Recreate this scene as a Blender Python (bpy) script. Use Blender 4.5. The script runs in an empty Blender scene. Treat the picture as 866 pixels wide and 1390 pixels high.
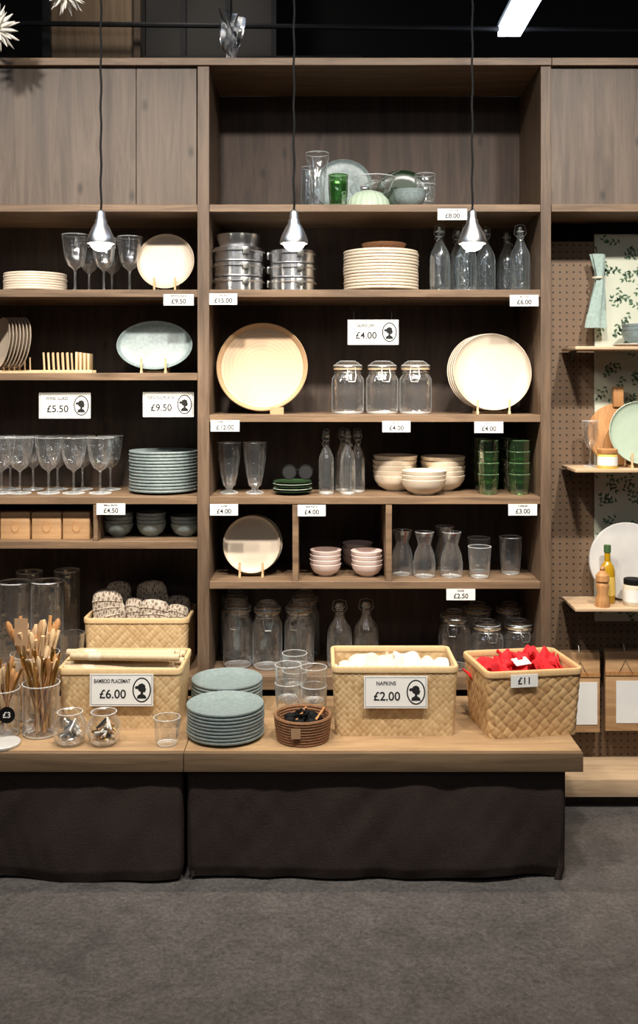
import bpy, bmesh, math, random
from mathutils import Matrix, Vector, noise
random.seed(7)
EYE=1.55; CD=3.55; F=1326.0
def sc(y): return F/(y+CD)
def X(p,y): return (p-433)/sc(y)
def Z(p,y): return EYE-(p-520)/sc(y)
pi=math.pi
I4=Matrix.Identity(4)
def T(x,y,z): return Matrix.Translation((x,y,z))
def RX(a): return Matrix.Rotation(math.radians(a),4,'X')
def RY(a): return Matrix.Rotation(math.radians(a),4,'Y')
def RZ(a): return Matrix.Rotation(math.radians(a),4,'Z')
col=bpy.context.scene.collection
bpy.context.scene.view_settings.view_transform='Standard'

# ------------------------------------------------------------ materials
def lin(c):
    return tuple(((v/255)/12.92 if v/255<=0.04045 else ((v/255+0.055)/1.055)**2.4) for v in c)+(1,)
def newmat(name):
    m=bpy.data.materials.new(name); m.use_nodes=True
    nt=m.node_tree; b=nt.nodes['Principled BSDF']
    return m,nt,b
def plain(name,c,rough=.5,metal=0,var=.12,scale=20,bump=0,spec=.5,emis=None,es=0):
    m,nt,b=newmat(name)
    c=lin(c)
    tc=nt.nodes.new('ShaderNodeTexCoord'); n=nt.nodes.new('ShaderNodeTexNoise')
    n.inputs['Scale'].default_value=scale; n.inputs['Detail'].default_value=5
    nt.links.new(tc.outputs['Object'],n.inputs['Vector'])
    r=nt.nodes.new('ShaderNodeValToRGB')
    r.color_ramp.elements[0].position=.3; r.color_ramp.elements[1].position=.7
    r.color_ramp.elements[0].color=tuple(v*(1-var) for v in c[:3])+(1,)
    r.color_ramp.elements[1].color=tuple(min(1,v*(1+var)) for v in c[:3])+(1,)
    nt.links.new(n.outputs['Fac'],r.inputs['Fac']); nt.links.new(r.outputs['Color'],b.inputs['Base Color'])
    b.inputs['Roughness'].default_value=rough; b.inputs['Metallic'].default_value=metal
    b.inputs['Specular IOR Level'].default_value=spec
    if bump:
        bp=nt.nodes.new('ShaderNodeBump'); bp.inputs['Strength'].default_value=bump; bp.inputs['Distance'].default_value=.004
        nt.links.new(n.outputs['Fac'],bp.inputs['Height']); nt.links.new(bp.outputs['Normal'],b.inputs['Normal'])
    if emis:
        b.inputs['Emission Color'].default_value=lin(emis); b.inputs['Emission Strength'].default_value=es
    return m
def wood(name,c1,c2,axis='z',rough=.55,stretch=14,scale=3.0,bump=.15,knots=False):
    m,nt,b=newmat(name)
    tc=nt.nodes.new('ShaderNodeTexCoord'); mp=nt.nodes.new('ShaderNodeMapping')
    s={'x':(1,stretch,stretch),'y':(stretch,1,stretch),'z':(stretch,stretch,1)}[axis]
    mp.inputs['Scale'].default_value=s
    nt.links.new(tc.outputs['Object'],mp.inputs['Vector'])
    n=nt.nodes.new('ShaderNodeTexNoise'); n.inputs['Scale'].default_value=scale; n.inputs['Detail'].default_value=8
    n.inputs['Roughness'].default_value=.66; n.inputs['Distortion'].default_value=.7
    nt.links.new(mp.outputs['Vector'],n.inputs['Vector'])
    r=nt.nodes.new('ShaderNodeValToRGB')
    r.color_ramp.elements[0].position=.36; r.color_ramp.elements[1].position=.64
    r.color_ramp.elements[0].color=lin(c1); r.color_ramp.elements[1].color=lin(c2)
    nt.links.new(n.outputs['Fac'],r.inputs['Fac']); src=r.outputs['Color']
    if knots:
        sp=nt.nodes.new('ShaderNodeSeparateXYZ'); cb=nt.nodes.new('ShaderNodeCombineXYZ')
        nt.links.new(tc.outputs['Object'],sp.inputs[0]); nt.links.new(sp.outputs['X'],cb.inputs['X']); nt.links.new(sp.outputs['Z'],cb.inputs['Y'])
        mp2=nt.nodes.new('ShaderNodeMapping'); mp2.inputs['Scale'].default_value=(1.5,.8,1); nt.links.new(cb.outputs[0],mp2.inputs['Vector'])
        v=nt.nodes.new('ShaderNodeTexVoronoi'); v.voronoi_dimensions='2D'; v.inputs['Scale'].default_value=2.6
        nt.links.new(mp2.outputs[0],v.inputs['Vector'])
        kr=nt.nodes.new('ShaderNodeValToRGB'); kr.color_ramp.elements[0].position=.015; kr.color_ramp.elements[0].color=(.42,.4,.38,1)
        kr.color_ramp.elements[1].position=.06; kr.color_ramp.elements[1].color=(1,1,1,1)
        nt.links.new(v.outputs['Distance'],kr.inputs['Fac'])
        mx=nt.nodes.new('ShaderNodeMix'); mx.data_type='RGBA'; mx.blend_type='MULTIPLY'; mx.inputs['Factor'].default_value=1
        nt.links.new(src,mx.inputs[6]); nt.links.new(kr.outputs['Color'],mx.inputs[7]); src=mx.outputs[2]
    nt.links.new(src,b.inputs['Base Color'])
    b.inputs['Roughness'].default_value=rough
    bp=nt.nodes.new('ShaderNodeBump'); bp.inputs['Strength'].default_value=bump; bp.inputs['Distance'].default_value=.003
    nt.links.new(n.outputs['Fac'],bp.inputs['Height']); nt.links.new(bp.outputs['Normal'],b.inputs['Normal'])
    return m
def glassm(name,tint,edge,sheen=.36,sc_=(.88,.9,.9),base=.022):
    # thin-walled glass: tinted transmission, angle-dependent reflection, pale diffuse painted in to imitate bright edges
    m=bpy.data.materials.new(name); m.use_nodes=True; nt=m.node_tree; nt.nodes.clear()
    o=nt.nodes.new('ShaderNodeOutputMaterial'); mix=nt.nodes.new('ShaderNodeMixShader'); mix2=nt.nodes.new('ShaderNodeMixShader')
    tr=nt.nodes.new('ShaderNodeBsdfTransparent'); g=nt.nodes.new('ShaderNodeBsdfGlossy'); df=nt.nodes.new('ShaderNodeBsdfDiffuse')
    g.inputs['Roughness'].default_value=.09; g.inputs['Color'].default_value=(1,1,1,1); df.inputs['Color'].default_value=sc_+(1,)
    lw=nt.nodes.new('ShaderNodeLayerWeight'); lw.inputs['Blend'].default_value=.5
    tc=nt.nodes.new('ShaderNodeTexCoord'); n=nt.nodes.new('ShaderNodeTexNoise'); n.inputs['Scale'].default_value=34
    bp=nt.nodes.new('ShaderNodeBump'); bp.inputs['Strength'].default_value=.5; bp.inputs['Distance'].default_value=.007
    nt.links.new(tc.outputs['Object'],n.inputs['Vector']); nt.links.new(n.outputs['Fac'],bp.inputs['Height'])
    nt.links.new(bp.outputs['Normal'],g.inputs['Normal'])
    def ramp(p0,v0,p1,v1):
        r=nt.nodes.new('ShaderNodeValToRGB'); r.color_ramp.elements[0].position=p0; r.color_ramp.elements[1].position=p1
        r.color_ramp.elements[0].color=v0; r.color_ramp.elements[1].color=v1; nt.links.new(lw.outputs['Facing'],r.inputs['Fac']); return r
    r=ramp(.5,tint+(1,),.97,edge+(1,)); nt.links.new(r.outputs['Color'],tr.inputs['Color'])
    f=ramp(.1,(.13,)*3+(1,),.98,(.75,)*3+(1,)); d=ramp(.6,(base,)*3+(1,),.98,(sheen,)*3+(1,))
    nt.links.new(f.outputs['Color'],mix.inputs['Fac']); nt.links.new(tr.outputs['BSDF'],mix.inputs[1]); nt.links.new(g.outputs['BSDF'],mix.inputs[2])
    nt.links.new(d.outputs['Color'],mix2.inputs['Fac']); nt.links.new(mix.outputs['Shader'],mix2.inputs[1]); nt.links.new(df.outputs['BSDF'],mix2.inputs[2])
    nt.links.new(mix2.outputs['Shader'],o.inputs['Surface'])
    return m
def tonemat(name,c1,c2,rough=.6):
    m,nt,b=newmat(name)
    a=nt.nodes.new('ShaderNodeAttribute'); a.attribute_name='tone'
    tc=nt.nodes.new('ShaderNodeTexCoord'); n=nt.nodes.new('ShaderNodeTexNoise'); n.inputs['Scale'].default_value=90
    nt.links.new(tc.outputs['Object'],n.inputs['Vector'])
    ad=nt.nodes.new('ShaderNodeMath'); ad.operation='MULTIPLY_ADD'; ad.inputs[1].default_value=.5; 
    nt.links.new(n.outputs['Fac'],ad.inputs[0]); 
    s=nt.nodes.new('ShaderNodeMath'); s.operation='SUBTRACT'; s.inputs[1].default_value=.25
    nt.links.new(a.outputs['Fac'],s.inputs[0]); nt.links.new(s.outputs[0],ad.inputs[2])
    r=nt.nodes.new('ShaderNodeValToRGB'); r.color_ramp.elements[0].color=lin(c1); r.color_ramp.elements[1].color=lin(c2)
    nt.links.new(ad.outputs[0],r.inputs['Fac']); nt.links.new(r.outputs['Color'],b.inputs['Base Color'])
    b.inputs['Roughness'].default_value=rough
    return m

M_frame=wood('brown_stained_wood',(78,61,46),(107,86,67),'z')
M_board=wood('brown_stained_shelf',(92,72,54),(127,102,77),'x')
M_back=wood('dark_brown_back_panel',(49,38,30),(70,54,43),'z',rough=.7,stretch=11,knots=True)
M_door=wood('brown_door_panel',(74,61,50),(100,84,70),'z',stretch=13,scale=2.4,knots=True)
M_table=wood('table_top_wood',(146,117,85),(174,143,106),'x',rough=.4,stretch=9)
M_tedge=wood('table_edge_wood',(96,77,57),(122,99,74),'x',rough=.5)
M_light=wood('pale_beech',(196,162,120),(222,192,150),'z',rough=.5)
M_ply=wood('plywood',(128,106,82),(156,130,102),'z')
M_pale=wood('pale_shelf_wood',(172,144,112),(198,170,138),'x')
M_boxw=wood('box_wood',(168,128,88),(196,156,112),'x')
M_mill=wood('mill_wood',(160,110,64),(190,140,88),'z')
M_cream=plain('cream_stoneware',(188,172,152),.42,var=.05)
M_creamst=plain('cream_stoneware_lightened',(218,202,180),.38,var=.04)  # same stoneware, colour lightened to offset the shade between stacked pieces
M_white=plain('white_ceramic',(220,218,210),.35,var=.03)
M_blue=plain('grey_blue_stoneware',(126,139,138),.4,var=.18,scale=90)
M_sage=plain('sage_ceramic',(160,174,154),.35,var=.05)
M_pink=plain('pink_ceramic',(222,200,191),.35,var=.05)
M_steel=plain('brushed_steel',(235,235,235),.25,metal=1,var=.05)
M_alu=plain('lamp_aluminium',(205,205,207),.32,metal=1,var=.03)
M_wire=plain('wire_steel',(190,188,182),.3,metal=1,var=.05)
M_gold=plain('brass_cutlery',(196,160,96),.3,metal=1,var=.08)
M_black=plain('black_plastic',(12,12,12),.7,var=.1,spec=.15)
M_ink=plain('black_ink',(12,12,12),.8,var=.02)
M_card=plain('white_card',(226,224,218),.7,var=.02)
M_kraft=plain('kraft_card',(164,130,96),.8,var=.08)
M_rubber=plain('rubber_seal',(186,160,126),.6,var=.05)
M_cloth=plain('dark_brown_linen',(57,48,44),.95,var=.22,scale=240,bump=.45,spec=.1)
M_red=plain('red_textile',(206,28,36),.85,var=.15,scale=60)
M_linen=plain('cream_linen',(204,192,168),.9,var=.06,scale=120)
M_mat=plain('bamboo_mat',(196,174,140),.7,var=.15,scale=150)
M_marble=plain('marble',(194,191,186),.3,var=.12,scale=9)
M_paper=plain('white_paper',(236,232,222),.8,var=.03)
M_foil=plain('silver_foil',(220,220,220),.3,metal=1,var=.1)
M_oil=plain('olive_oil',(170,130,24),.15,var=.1)
M_yel=plain('yellow_label',(222,186,90),.6,var=.05)
M_green=plain('green_cap',(60,90,50),.5)
M_towel=plain('pale_green_towel',(150,168,160),.9,var=.12,scale=80)
M_leaf=plain('printed_leaf',(76,102,78),.8,var=.3,scale=30)
M_wpaper=plain('wallpaper_ground',(190,192,174),.85,var=.03)
M_dgreen=plain('dark_green_ceramic',(34,52,32),.25,var=.1)
M_coil=plain('brown_seagrass',(122,84,54),.8,var=.35,scale=160,bump=.6)
M_glass=glassm('clear_glass',(.99,.995,.99),(.6,.63,.62))
M_lip=glassm('glass_lip_highlight',(.95,.96,.96),(.8,.82,.82),.8,(.92,.94,.94),.35)  # pale diffuse puts a rim highlight into the glass colour
M_gblue=glassm('blueish_glass',(.88,.94,.96),(.42,.5,.54),.30,(.7,.8,.84))
M_ggreen=glassm('green_glass',(.34,.60,.28),(.09,.24,.07),.14,(.3,.6,.25))
M_glipg=glassm('green_glass_lip_highlight',(.5,.7,.45),(.2,.4,.18),.6,(.35,.6,.3),.25)  # paler green, bright rim painted into the colour
M_gdgreen=glassm('dark_green_glass',(.24,.40,.24),(.06,.15,.07),.14,(.2,.4,.2))
M_gdark=glassm('smoky_glass',(.75,.72,.68),(.35,.33,.31),.2)
M_bulb=plain('glowing_bulb',(255,240,215),.5,emis=(255,244,225),es=24)
M_led=plain('led_tube',(240,246,255),.5,emis=(215,232,255),es=6)
M_weave=tonemat('woven_bamboo',(166,126,82),(218,183,132))
M_weave2=tonemat('woven_bamboo_pale',(178,143,98),(220,191,144))
M_dark=plain('dark_metal',(34,33,34),.6,var=.2)
M_grey=plain('grey_concrete_upper',(84,80,76),.8,var=.3,scale=2)

def floor_mat():
    m,nt,b=newmat('mottled_lino_floor')
    tc=nt.nodes.new('ShaderNodeTexCoord')
    n=nt.nodes.new('ShaderNodeTexNoise'); n.inputs['Scale'].default_value=70; n.inputs['Detail'].default_value=10; n.inputs['Roughness'].default_value=.8; n.inputs['Distortion'].default_value=.3
    n2=nt.nodes.new('ShaderNodeTexNoise'); n2.inputs['Scale'].default_value=6; n2.inputs['Detail'].default_value=14; n2.inputs['Distortion'].default_value=1.5; n2.inputs['Roughness'].default_value=.78
    for q in (n,n2): nt.links.new(tc.outputs['Object'],q.inputs['Vector'])
    r=nt.nodes.new('ShaderNodeValToRGB'); r.color_ramp.elements[0].position=.34; r.color_ramp.elements[1].position=.68
    r.color_ramp.elements[0].color=lin((72,68,66)); r.color_ramp.elements[1].color=lin((122,117,113))
    r2=nt.nodes.new('ShaderNodeValToRGB'); r2.color_ramp.elements[0].position=.38; r2.color_ramp.elements[1].position=.62
    r2.color_ramp.elements[0].color=(.64,.64,.64,1); r2.color_ramp.elements[1].color=(1,1,1,1)
    mx=nt.nodes.new('ShaderNodeMix'); mx.data_type='RGBA'; mx.blend_type='MULTIPLY'; mx.inputs['Factor'].default_value=1
    nt.links.new(n.outputs['Fac'],r.inputs['Fac']); nt.links.new(n2.outputs['Fac'],r2.inputs['Fac'])
    nt.links.new(r.outputs['Color'],mx.inputs[6]); nt.links.new(r2.outputs['Color'],mx.inputs[7])
    nt.links.new(mx.outputs[2],b.inputs['Base Color'])
    b.inputs['Roughness'].default_value=.3
    return m
M_floor=floor_mat()
def peg_mat():
    m,nt,b=newmat('brown_pegboard')
    tc=nt.nodes.new('ShaderNodeTexCoord'); sp=nt.nodes.new('ShaderNodeSeparateXYZ'); nt.links.new(tc.outputs['Object'],sp.inputs[0])
    outs=[]
    for ax in ('X','Z'):
        a=nt.nodes.new('ShaderNodeMath'); a.operation='MULTIPLY'; a.inputs[1].default_value=1/.0262
        f=nt.nodes.new('ShaderNodeMath'); f.operation='FRACT'
        s=nt.nodes.new('ShaderNodeMath'); s.operation='SUBTRACT'; s.inputs[1].default_value=.5
        q=nt.nodes.new('ShaderNodeMath'); q.operation='POWER'; q.inputs[1].default_value=2
        ab=nt.nodes.new('ShaderNodeMath'); ab.operation='ABSOLUTE'
        nt.links.new(sp.outputs[ax],a.inputs[0]); nt.links.new(a.outputs[0],f.inputs[0]); nt.links.new(f.outputs[0],s.inputs[0]); nt.links.new(s.outputs[0],ab.inputs[0]); nt.links.new(ab.outputs[0],q.inputs[0]); outs.append(q)
    ad=nt.nodes.new('ShaderNodeMath'); ad.operation='ADD'; nt.links.new(outs[0].outputs[0],ad.inputs[0]); nt.links.new(outs[1].outputs[0],ad.inputs[1])
    lt=nt.nodes.new('ShaderNodeMath'); lt.operation='LESS_THAN'; lt.inputs[1].default_value=.022; nt.links.new(ad.outputs[0],lt.inputs[0])
    mx=nt.nodes.new('ShaderNodeMix'); mx.data_type='RGBA'
    nt.links.new(lt.outputs[0],mx.inputs['Factor']); mx.inputs[6].default_value=lin((112,90,69)); mx.inputs[7].default_value=lin((44,34,26))
    nt.links.new(mx.outputs[2],b.inputs['Base Color']); b.inputs['Roughness'].default_value=.6
    return m
M_peg=peg_mat()
def pattern_mat():
    m,nt,b=newmat('patterned_cotton')
    tc=nt.nodes.new('ShaderNodeTexCoord'); v=nt.nodes.new('ShaderNodeTexVoronoi'); v.inputs['Scale'].default_value=95; v.feature='DISTANCE_TO_EDGE'
    mp=nt.nodes.new('ShaderNodeMapping'); mp.inputs['Scale'].default_value=(1,.7,.5); mp.inputs['Rotation'].default_value=(0,.7,0)
    nt.links.new(tc.outputs['Object'],mp.inputs['Vector']); nt.links.new(mp.outputs[0],v.inputs['Vector'])
    r=nt.nodes.new('ShaderNodeValToRGB'); r.color_ramp.interpolation='CONSTANT'
    r.color_ramp.elements[0].color=lin((198,184,164)); r.color_ramp.elements[1].position=.15; r.color_ramp.elements[1].color=lin((134,114,98))
    nt.links.new(v.outputs['Distance'],r.inputs['Fac']); nt.links.new(r.outputs['Color'],b.inputs['Base Color']); b.inputs['Roughness'].default_value=.9
    return m
M_pat=pattern_mat()
def ring_mat():
    m,nt,b=newmat('turned_bamboo')
    tc=nt.nodes.new('ShaderNodeTexCoord'); w=nt.nodes.new('ShaderNodeTexWave'); w.wave_type='RINGS'; w.rings_direction='Z'
    w.inputs['Scale'].default_value=22; w.inputs['Distortion'].default_value=3; w.inputs['Detail'].default_value=5
    nt.links.new(tc.outputs['Object'],w.inputs['Vector'])
    r=nt.nodes.new('ShaderNodeValToRGB'); r.color_ramp.elements[0].color=lin((170,139,105)); r.color_ramp.elements[1].color=lin((180,149,114))
    nt.links.new(w.outputs['Fac'],r.inputs['Fac']); nt.links.new(r.outputs['Color'],b.inputs['Base Color']); b.inputs['Roughness'].default_value=.45
    return m
M_ring=ring_mat()

# ------------------------------------------------------------ mesh builder
class MB:
    def __init__(s): s.v=[];s.t=[];s.f=[];s.m=[];s.mats=[]
    def mi(s,m):
        if m not in s.mats: s.mats.append(m)
        return s.mats.index(m)
    def add(s,vs,fs,mat,M=I4,tone=.5):
        o=len(s.v); k=s.mi(mat)
        for i,p in enumerate(vs):
            s.v.append(M@Vector(p)); s.t.append(tone[i] if isinstance(tone,list) else tone)
        for f in fs: s.f.append([o+i for i in f]); s.m.append(k)
    def box(s,x0,x1,y0,y1,z0,z1,mat,M=I4,b=0,tone=.5):
        if b>0:
            bm=bmesh.new(); bmesh.ops.create_cube(bm,size=1)
            for v in bm.verts: v.co=Vector(((x0+x1)/2+v.co.x*(x1-x0),(y0+y1)/2+v.co.y*(y1-y0),(z0+z1)/2+v.co.z*(z1-z0)))
            bmesh.ops.bevel(bm,geom=bm.edges[:],offset=b,segments=2,affect='EDGES',profile=.5)
            bm.verts.index_update()
            s.add([v.co[:] for v in bm.verts],[[v.index for v in f.verts] for f in bm.faces],mat,M,tone); bm.free(); return
        vs=[(x,y,z) for x in (x0,x1) for y in (y0,y1) for z in (z0,z1)]
        s.add(vs,[(0,1,3,2),(4,6,7,5),(0,4,5,1),(2,3,7,6),(0,2,6,4),(1,5,7,3)],mat,M,tone)
    def lathe(s,prof,mat,M=I4,seg=32,rib=None,tone=.5,closed=False):
        vs=[];rows=[]
        for r,z in prof:
            if r<1e-5: rows.append([len(vs)]); vs.append((0,0,z))
            else:
                row=[]
                for i in range(seg):
                    a=2*pi*i/seg; rr=r
                    if rib and rib[2]<=z<=rib[3]: rr=r*(1+rib[1]*math.cos(rib[0]*a))
                    row.append(len(vs)); vs.append((rr*math.cos(a),rr*math.sin(a),z))
                rows.append(row)
        fs=[]
        pr=list(zip(rows[:-1],rows[1:]))
        if closed: pr.append((rows[-1],rows[0]))
        for A,B in pr:
            if len(A)==1 and len(B)==1: continue
            for i in range(seg):
                j=(i+1)%seg
                if len(A)==1: fs.append((A[0],B[j],B[i]))
                elif len(B)==1: fs.append((A[i],A[j],B[0]))
                else: fs.append((A[i],A[j],B[j],B[i]))
        s.add(vs,fs,mat,M,tone)
    def tube(s,path,r,mat,M=I4,seg=8,loop=False,tone=.5):
        P=[Vector(p) for p in path]; n=len(P); vs=[]; fs=[]
        up=None
        for i,p in enumerate(P):
            if loop: d=(P[(i+1)%n]-P[i-1])
            else: d=P[min(i+1,n-1)]-P[max(i-1,0)]
            d.normalize()
            if up is None: up=Vector((0,0,1)) if abs(d.z)<.9 else Vector((1,0,0))
            a=d.cross(up); 
            if a.length<1e-4: a=d.cross(Vector((.3,1,.2)))
            a.normalize(); b=a.cross(d).normalized(); up=b
            rr=r[i] if isinstance(r,(list,tuple)) else r
            for k in range(seg):
                t=2*pi*k/seg; vs.append(tuple(p+a*rr*math.cos(t)+b*rr*math.sin(t)))
        m=n if loop else n-1
        for i in range(m):
            j=(i+1)%n
            for k in range(seg):
                l=(k+1)%seg; fs.append((i*seg+k,i*seg+l,j*seg+l,j*seg+k))
        if not loop:
            fs.append(tuple(range(seg))); fs.append(tuple((n-1)*seg+k for k in range(seg-1,-1,-1)))
        s.add(vs,fs,mat,M,tone)
    def circ(s,r,z,tr,mat,M=I4,n=28,ex=1,ey=1):
        s.tube([(r*ex*math.cos(2*pi*i/n),r*ey*math.sin(2*pi*i/n),z) for i in range(n)],tr,mat,M,6,True)
    def ell(s,c,rad,mat,M=I4,seg=16,rings=10):
        pr=[]
        MM=M@T(*c)@Matrix.Diagonal((rad[0],rad[1],rad[2],1))
        for i in range(rings+1):
            a=-pi/2+pi*i/rings; pr.append((math.cos(a) if 0<i<rings else 0,math.sin(a)))
        s.lathe(pr,mat,MM,seg)
    def flat(s,pts,y,mat,M=I4):
        s.add([(p[0],y,p[1]) for p in pts],[tuple(range(len(pts)))],mat,M)
    def build(s,name,loc=(0,0,0),rot=0,bevel=0,ang=35,keep=False):
        me=bpy.data.meshes.new(name); me.from_pydata([v[:] for v in s.v],[],s.f)
        for m in s.mats: me.materials.append(m)
        me.polygons.foreach_set('material_index',s.m)
        if not keep:
            bm=bmesh.new(); bm.from_mesh(me); bmesh.ops.recalc_face_normals(bm,faces=bm.faces); bm.to_mesh(me); bm.free()
        at=me.attributes.new('tone','FLOAT','POINT'); at.data.foreach_set('value',s.t)
        me.polygons.foreach_set('use_smooth',[True]*len(me.polygons))
        me.set_sharp_from_angle(angle=math.radians(ang))
        o=bpy.data.objects.new(name,me); o.location=loc; o.rotation_euler=(0,0,math.radians(rot)); col.objects.link(o)
        if bevel:
            b=o.modifiers.new('bevel','BEVEL'); b.width=bevel; b.segments=2; b.limit_method='ANGLE'
        return o
def text(body,size,loc,parent,mat=M_ink,name='lettering',sx=1):
    c=bpy.data.curves.new(name,'FONT'); c.body=body; c.size=size; c.align_x='CENTER'; c.align_y='CENTER'; c.extrude=.0003; c.offset=size*.012
    c.materials.append(mat)
    o=bpy.data.objects.new(name,c); col.objects.link(o); o.rotation_euler=(pi/2,0,0); o.location=loc; o.scale=(sx,1,1); o.parent=parent
    return o

# ------------------------------------------------------------ room
b=MB(); b.box(-4,4,-6,1.7,-.1,0,M_floor); b.build('floor')
M_wall=plain('dark_wall_paint',(28,25,24),.85,var=.2,scale=1.5)
b=MB(); b.box(-4,4,-6,1.7,3.6,3.7,M_wall); b.build('ceiling')
b=MB(); b.box(-4,4,1.6,1.7,0,3.6,M_wall); b.build('wall_back')
b=MB(); b.box(-4.1,-4,-6,1.7,0,3.6,M_wall); b.build('wall_left')
b=MB(); b.box(4,4.1,-6,1.7,0,3.6,M_wall); b.build('wall_right')

# ------------------------------------------------------------ shelving
XL=-1.75; P1a,P1b=X(268,0),X(284,0); P2a,P2b=X(734,0),X(748,0); XR=1.75
D=.38; th=.027; TOP=2.73
zA,zB,zC,zD,zE,zF=2.20,1.89,1.435,1.136,.828,.475
zC2,zE2=1.587,.974
b=MB()
for x0,x1 in ((XL-.03,XL),(P1a,P1b),(P2a,P2b)):
    b.box(x0,x1,0,D,.0,TOP-th,M_frame)
b.box(XL-.03,P2b,-.008,D,TOP-th,TOP,M_board)
for z in (zA,zB,zC,zD,zE): b.box(P1b,P2a,.004,D,z-th,z,M_board)
b.box(P1b,P2a,.03,D,zF-.05,zF,M_board)
for z in (zA,zB,zC2,zD,zE2): b.box(XL,P1a,.004,D,z-th,z,M_board)
b.box(XL,P1a,.03,D,zF-.05,zF,M_board)
b.box(XL,P2b,D,D+.015,0,TOP-th,M_back)
for p in (401,528): 
    x=X(p,0); b.box(x-.011,x+.011,.006,D,zE,zD-th,M_board)
x=X(129,0); b.box(x-.008,x+.008,.006,D,zE2,zD-th,M_board)
b.build('shelving_unit',bevel=.0015)
b=MB()
xs=[XL,-1.2,X(184,0),P1a-.004]
for x0,x1 in zip(xs[:-1],xs[1:]): b.box(x0+.001,x1-.001,.012,.03,zA+.001,TOP-th-.001,M_door)
b.build('cupboard_panel',bevel=.001)
# right bay
PY=.22
b=MB(); b.box(P2b+.002,P2b+.6,.012,.03,zA+.001,TOP-th-.001,M_door); b.box(P2b+.602,XR,.012,.03,zA+.001,TOP-th-.001,M_door)
b.box(P2b+.002,XR,-.008,.33,TOP-th,TOP,M_board); b.box(P2b+.002,XR,.0,.3,zA-th,zA,M_board)
b.box(P2b+.002,XR,.33,.345,.1,TOP-th,M_back); b.build('upper_cabinet',bevel=.001)
zp=Z(328,PY)
b=MB(); b.box(P2b+.002,XR,PY,PY+.02,.11,zp,M_peg); b.build('pegboard_panel')
b=MB(); b.box(P2b+.002,XR,0,.33,.045,.108,M_pale,b=.002); b.box(P2b+.03,XR,.05,.33,0,.045,M_back); b.build('plinth_board')
# wallpaper
wx0,wx1,wz0,wz1=X(806,PY),XR,Z(843,PY-.012),Z(318,PY-.012)
b=MB(); b.box(wx0,wx1,PY-.014,PY-.001,wz0,wz1,M_wpaper)
yy=PY-.0146
random.seed(3)
def leaf(px,pz,a,l,w):
    pts=[(0,0),(.3*l,w*.45),(.6*l,w*.42),(l,0),(.6*l,-w*.42),(.3*l,-w*.45)]
    q=[(px+u*math.cos(a)-v*math.sin(a),pz+u*math.sin(a)+v*math.cos(a)) for u,v in pts]
    if all(wx0<u<wx1 and wz0<v<wz1 for u,v in q): b.flat(q,yy,M_leaf)
gx=wx0
while gx<wx1:
    gz=wz0
    while gz<wz1:
        cx=gx+random.uniform(-.012,.012); cz=gz+random.uniform(-.012,.012); a=random.uniform(0,6.28); bend=random.uniform(-.25,.25)
        px,pz=cx,cz
        for k in range(5):
            px+=math.cos(a)*.010; pz+=math.sin(a)*.010; a+=bend
            sg=.95 if k%2 else -.95
            leaf(px,pz,a+sg,.018,.008); leaf(px,pz,a,.011,.0014)
        leaf(px,pz,a,.017,.008)
        gz+=.050
    gx+=.047
b.build('leaf_wallpaper_panel',keep=True)
WS=[Z(470,0)+.0,Z(637,0),Z(826,0)]
sx=X(781,0)
for z in WS:
    b=MB(); b.box(sx,XR,.0,PY-.016,z-.012,z,M_pale,b=.002)
    for x in (sx+.03,sx+.55):
        b.add([(x,PY-.016,z-.012),(x,PY-.016,z-.06),(x,.12,z-.012),(x+.008,PY-.016,z-.012),(x+.008,PY-.016,z-.06),(x+.008,.12,z-.012)],[(0,1,2),(3,5,4),(0,2,5,3),(1,4,5,2),(0,3,4,1)],M_dark)
    b.build('bracket_shelf')

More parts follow.
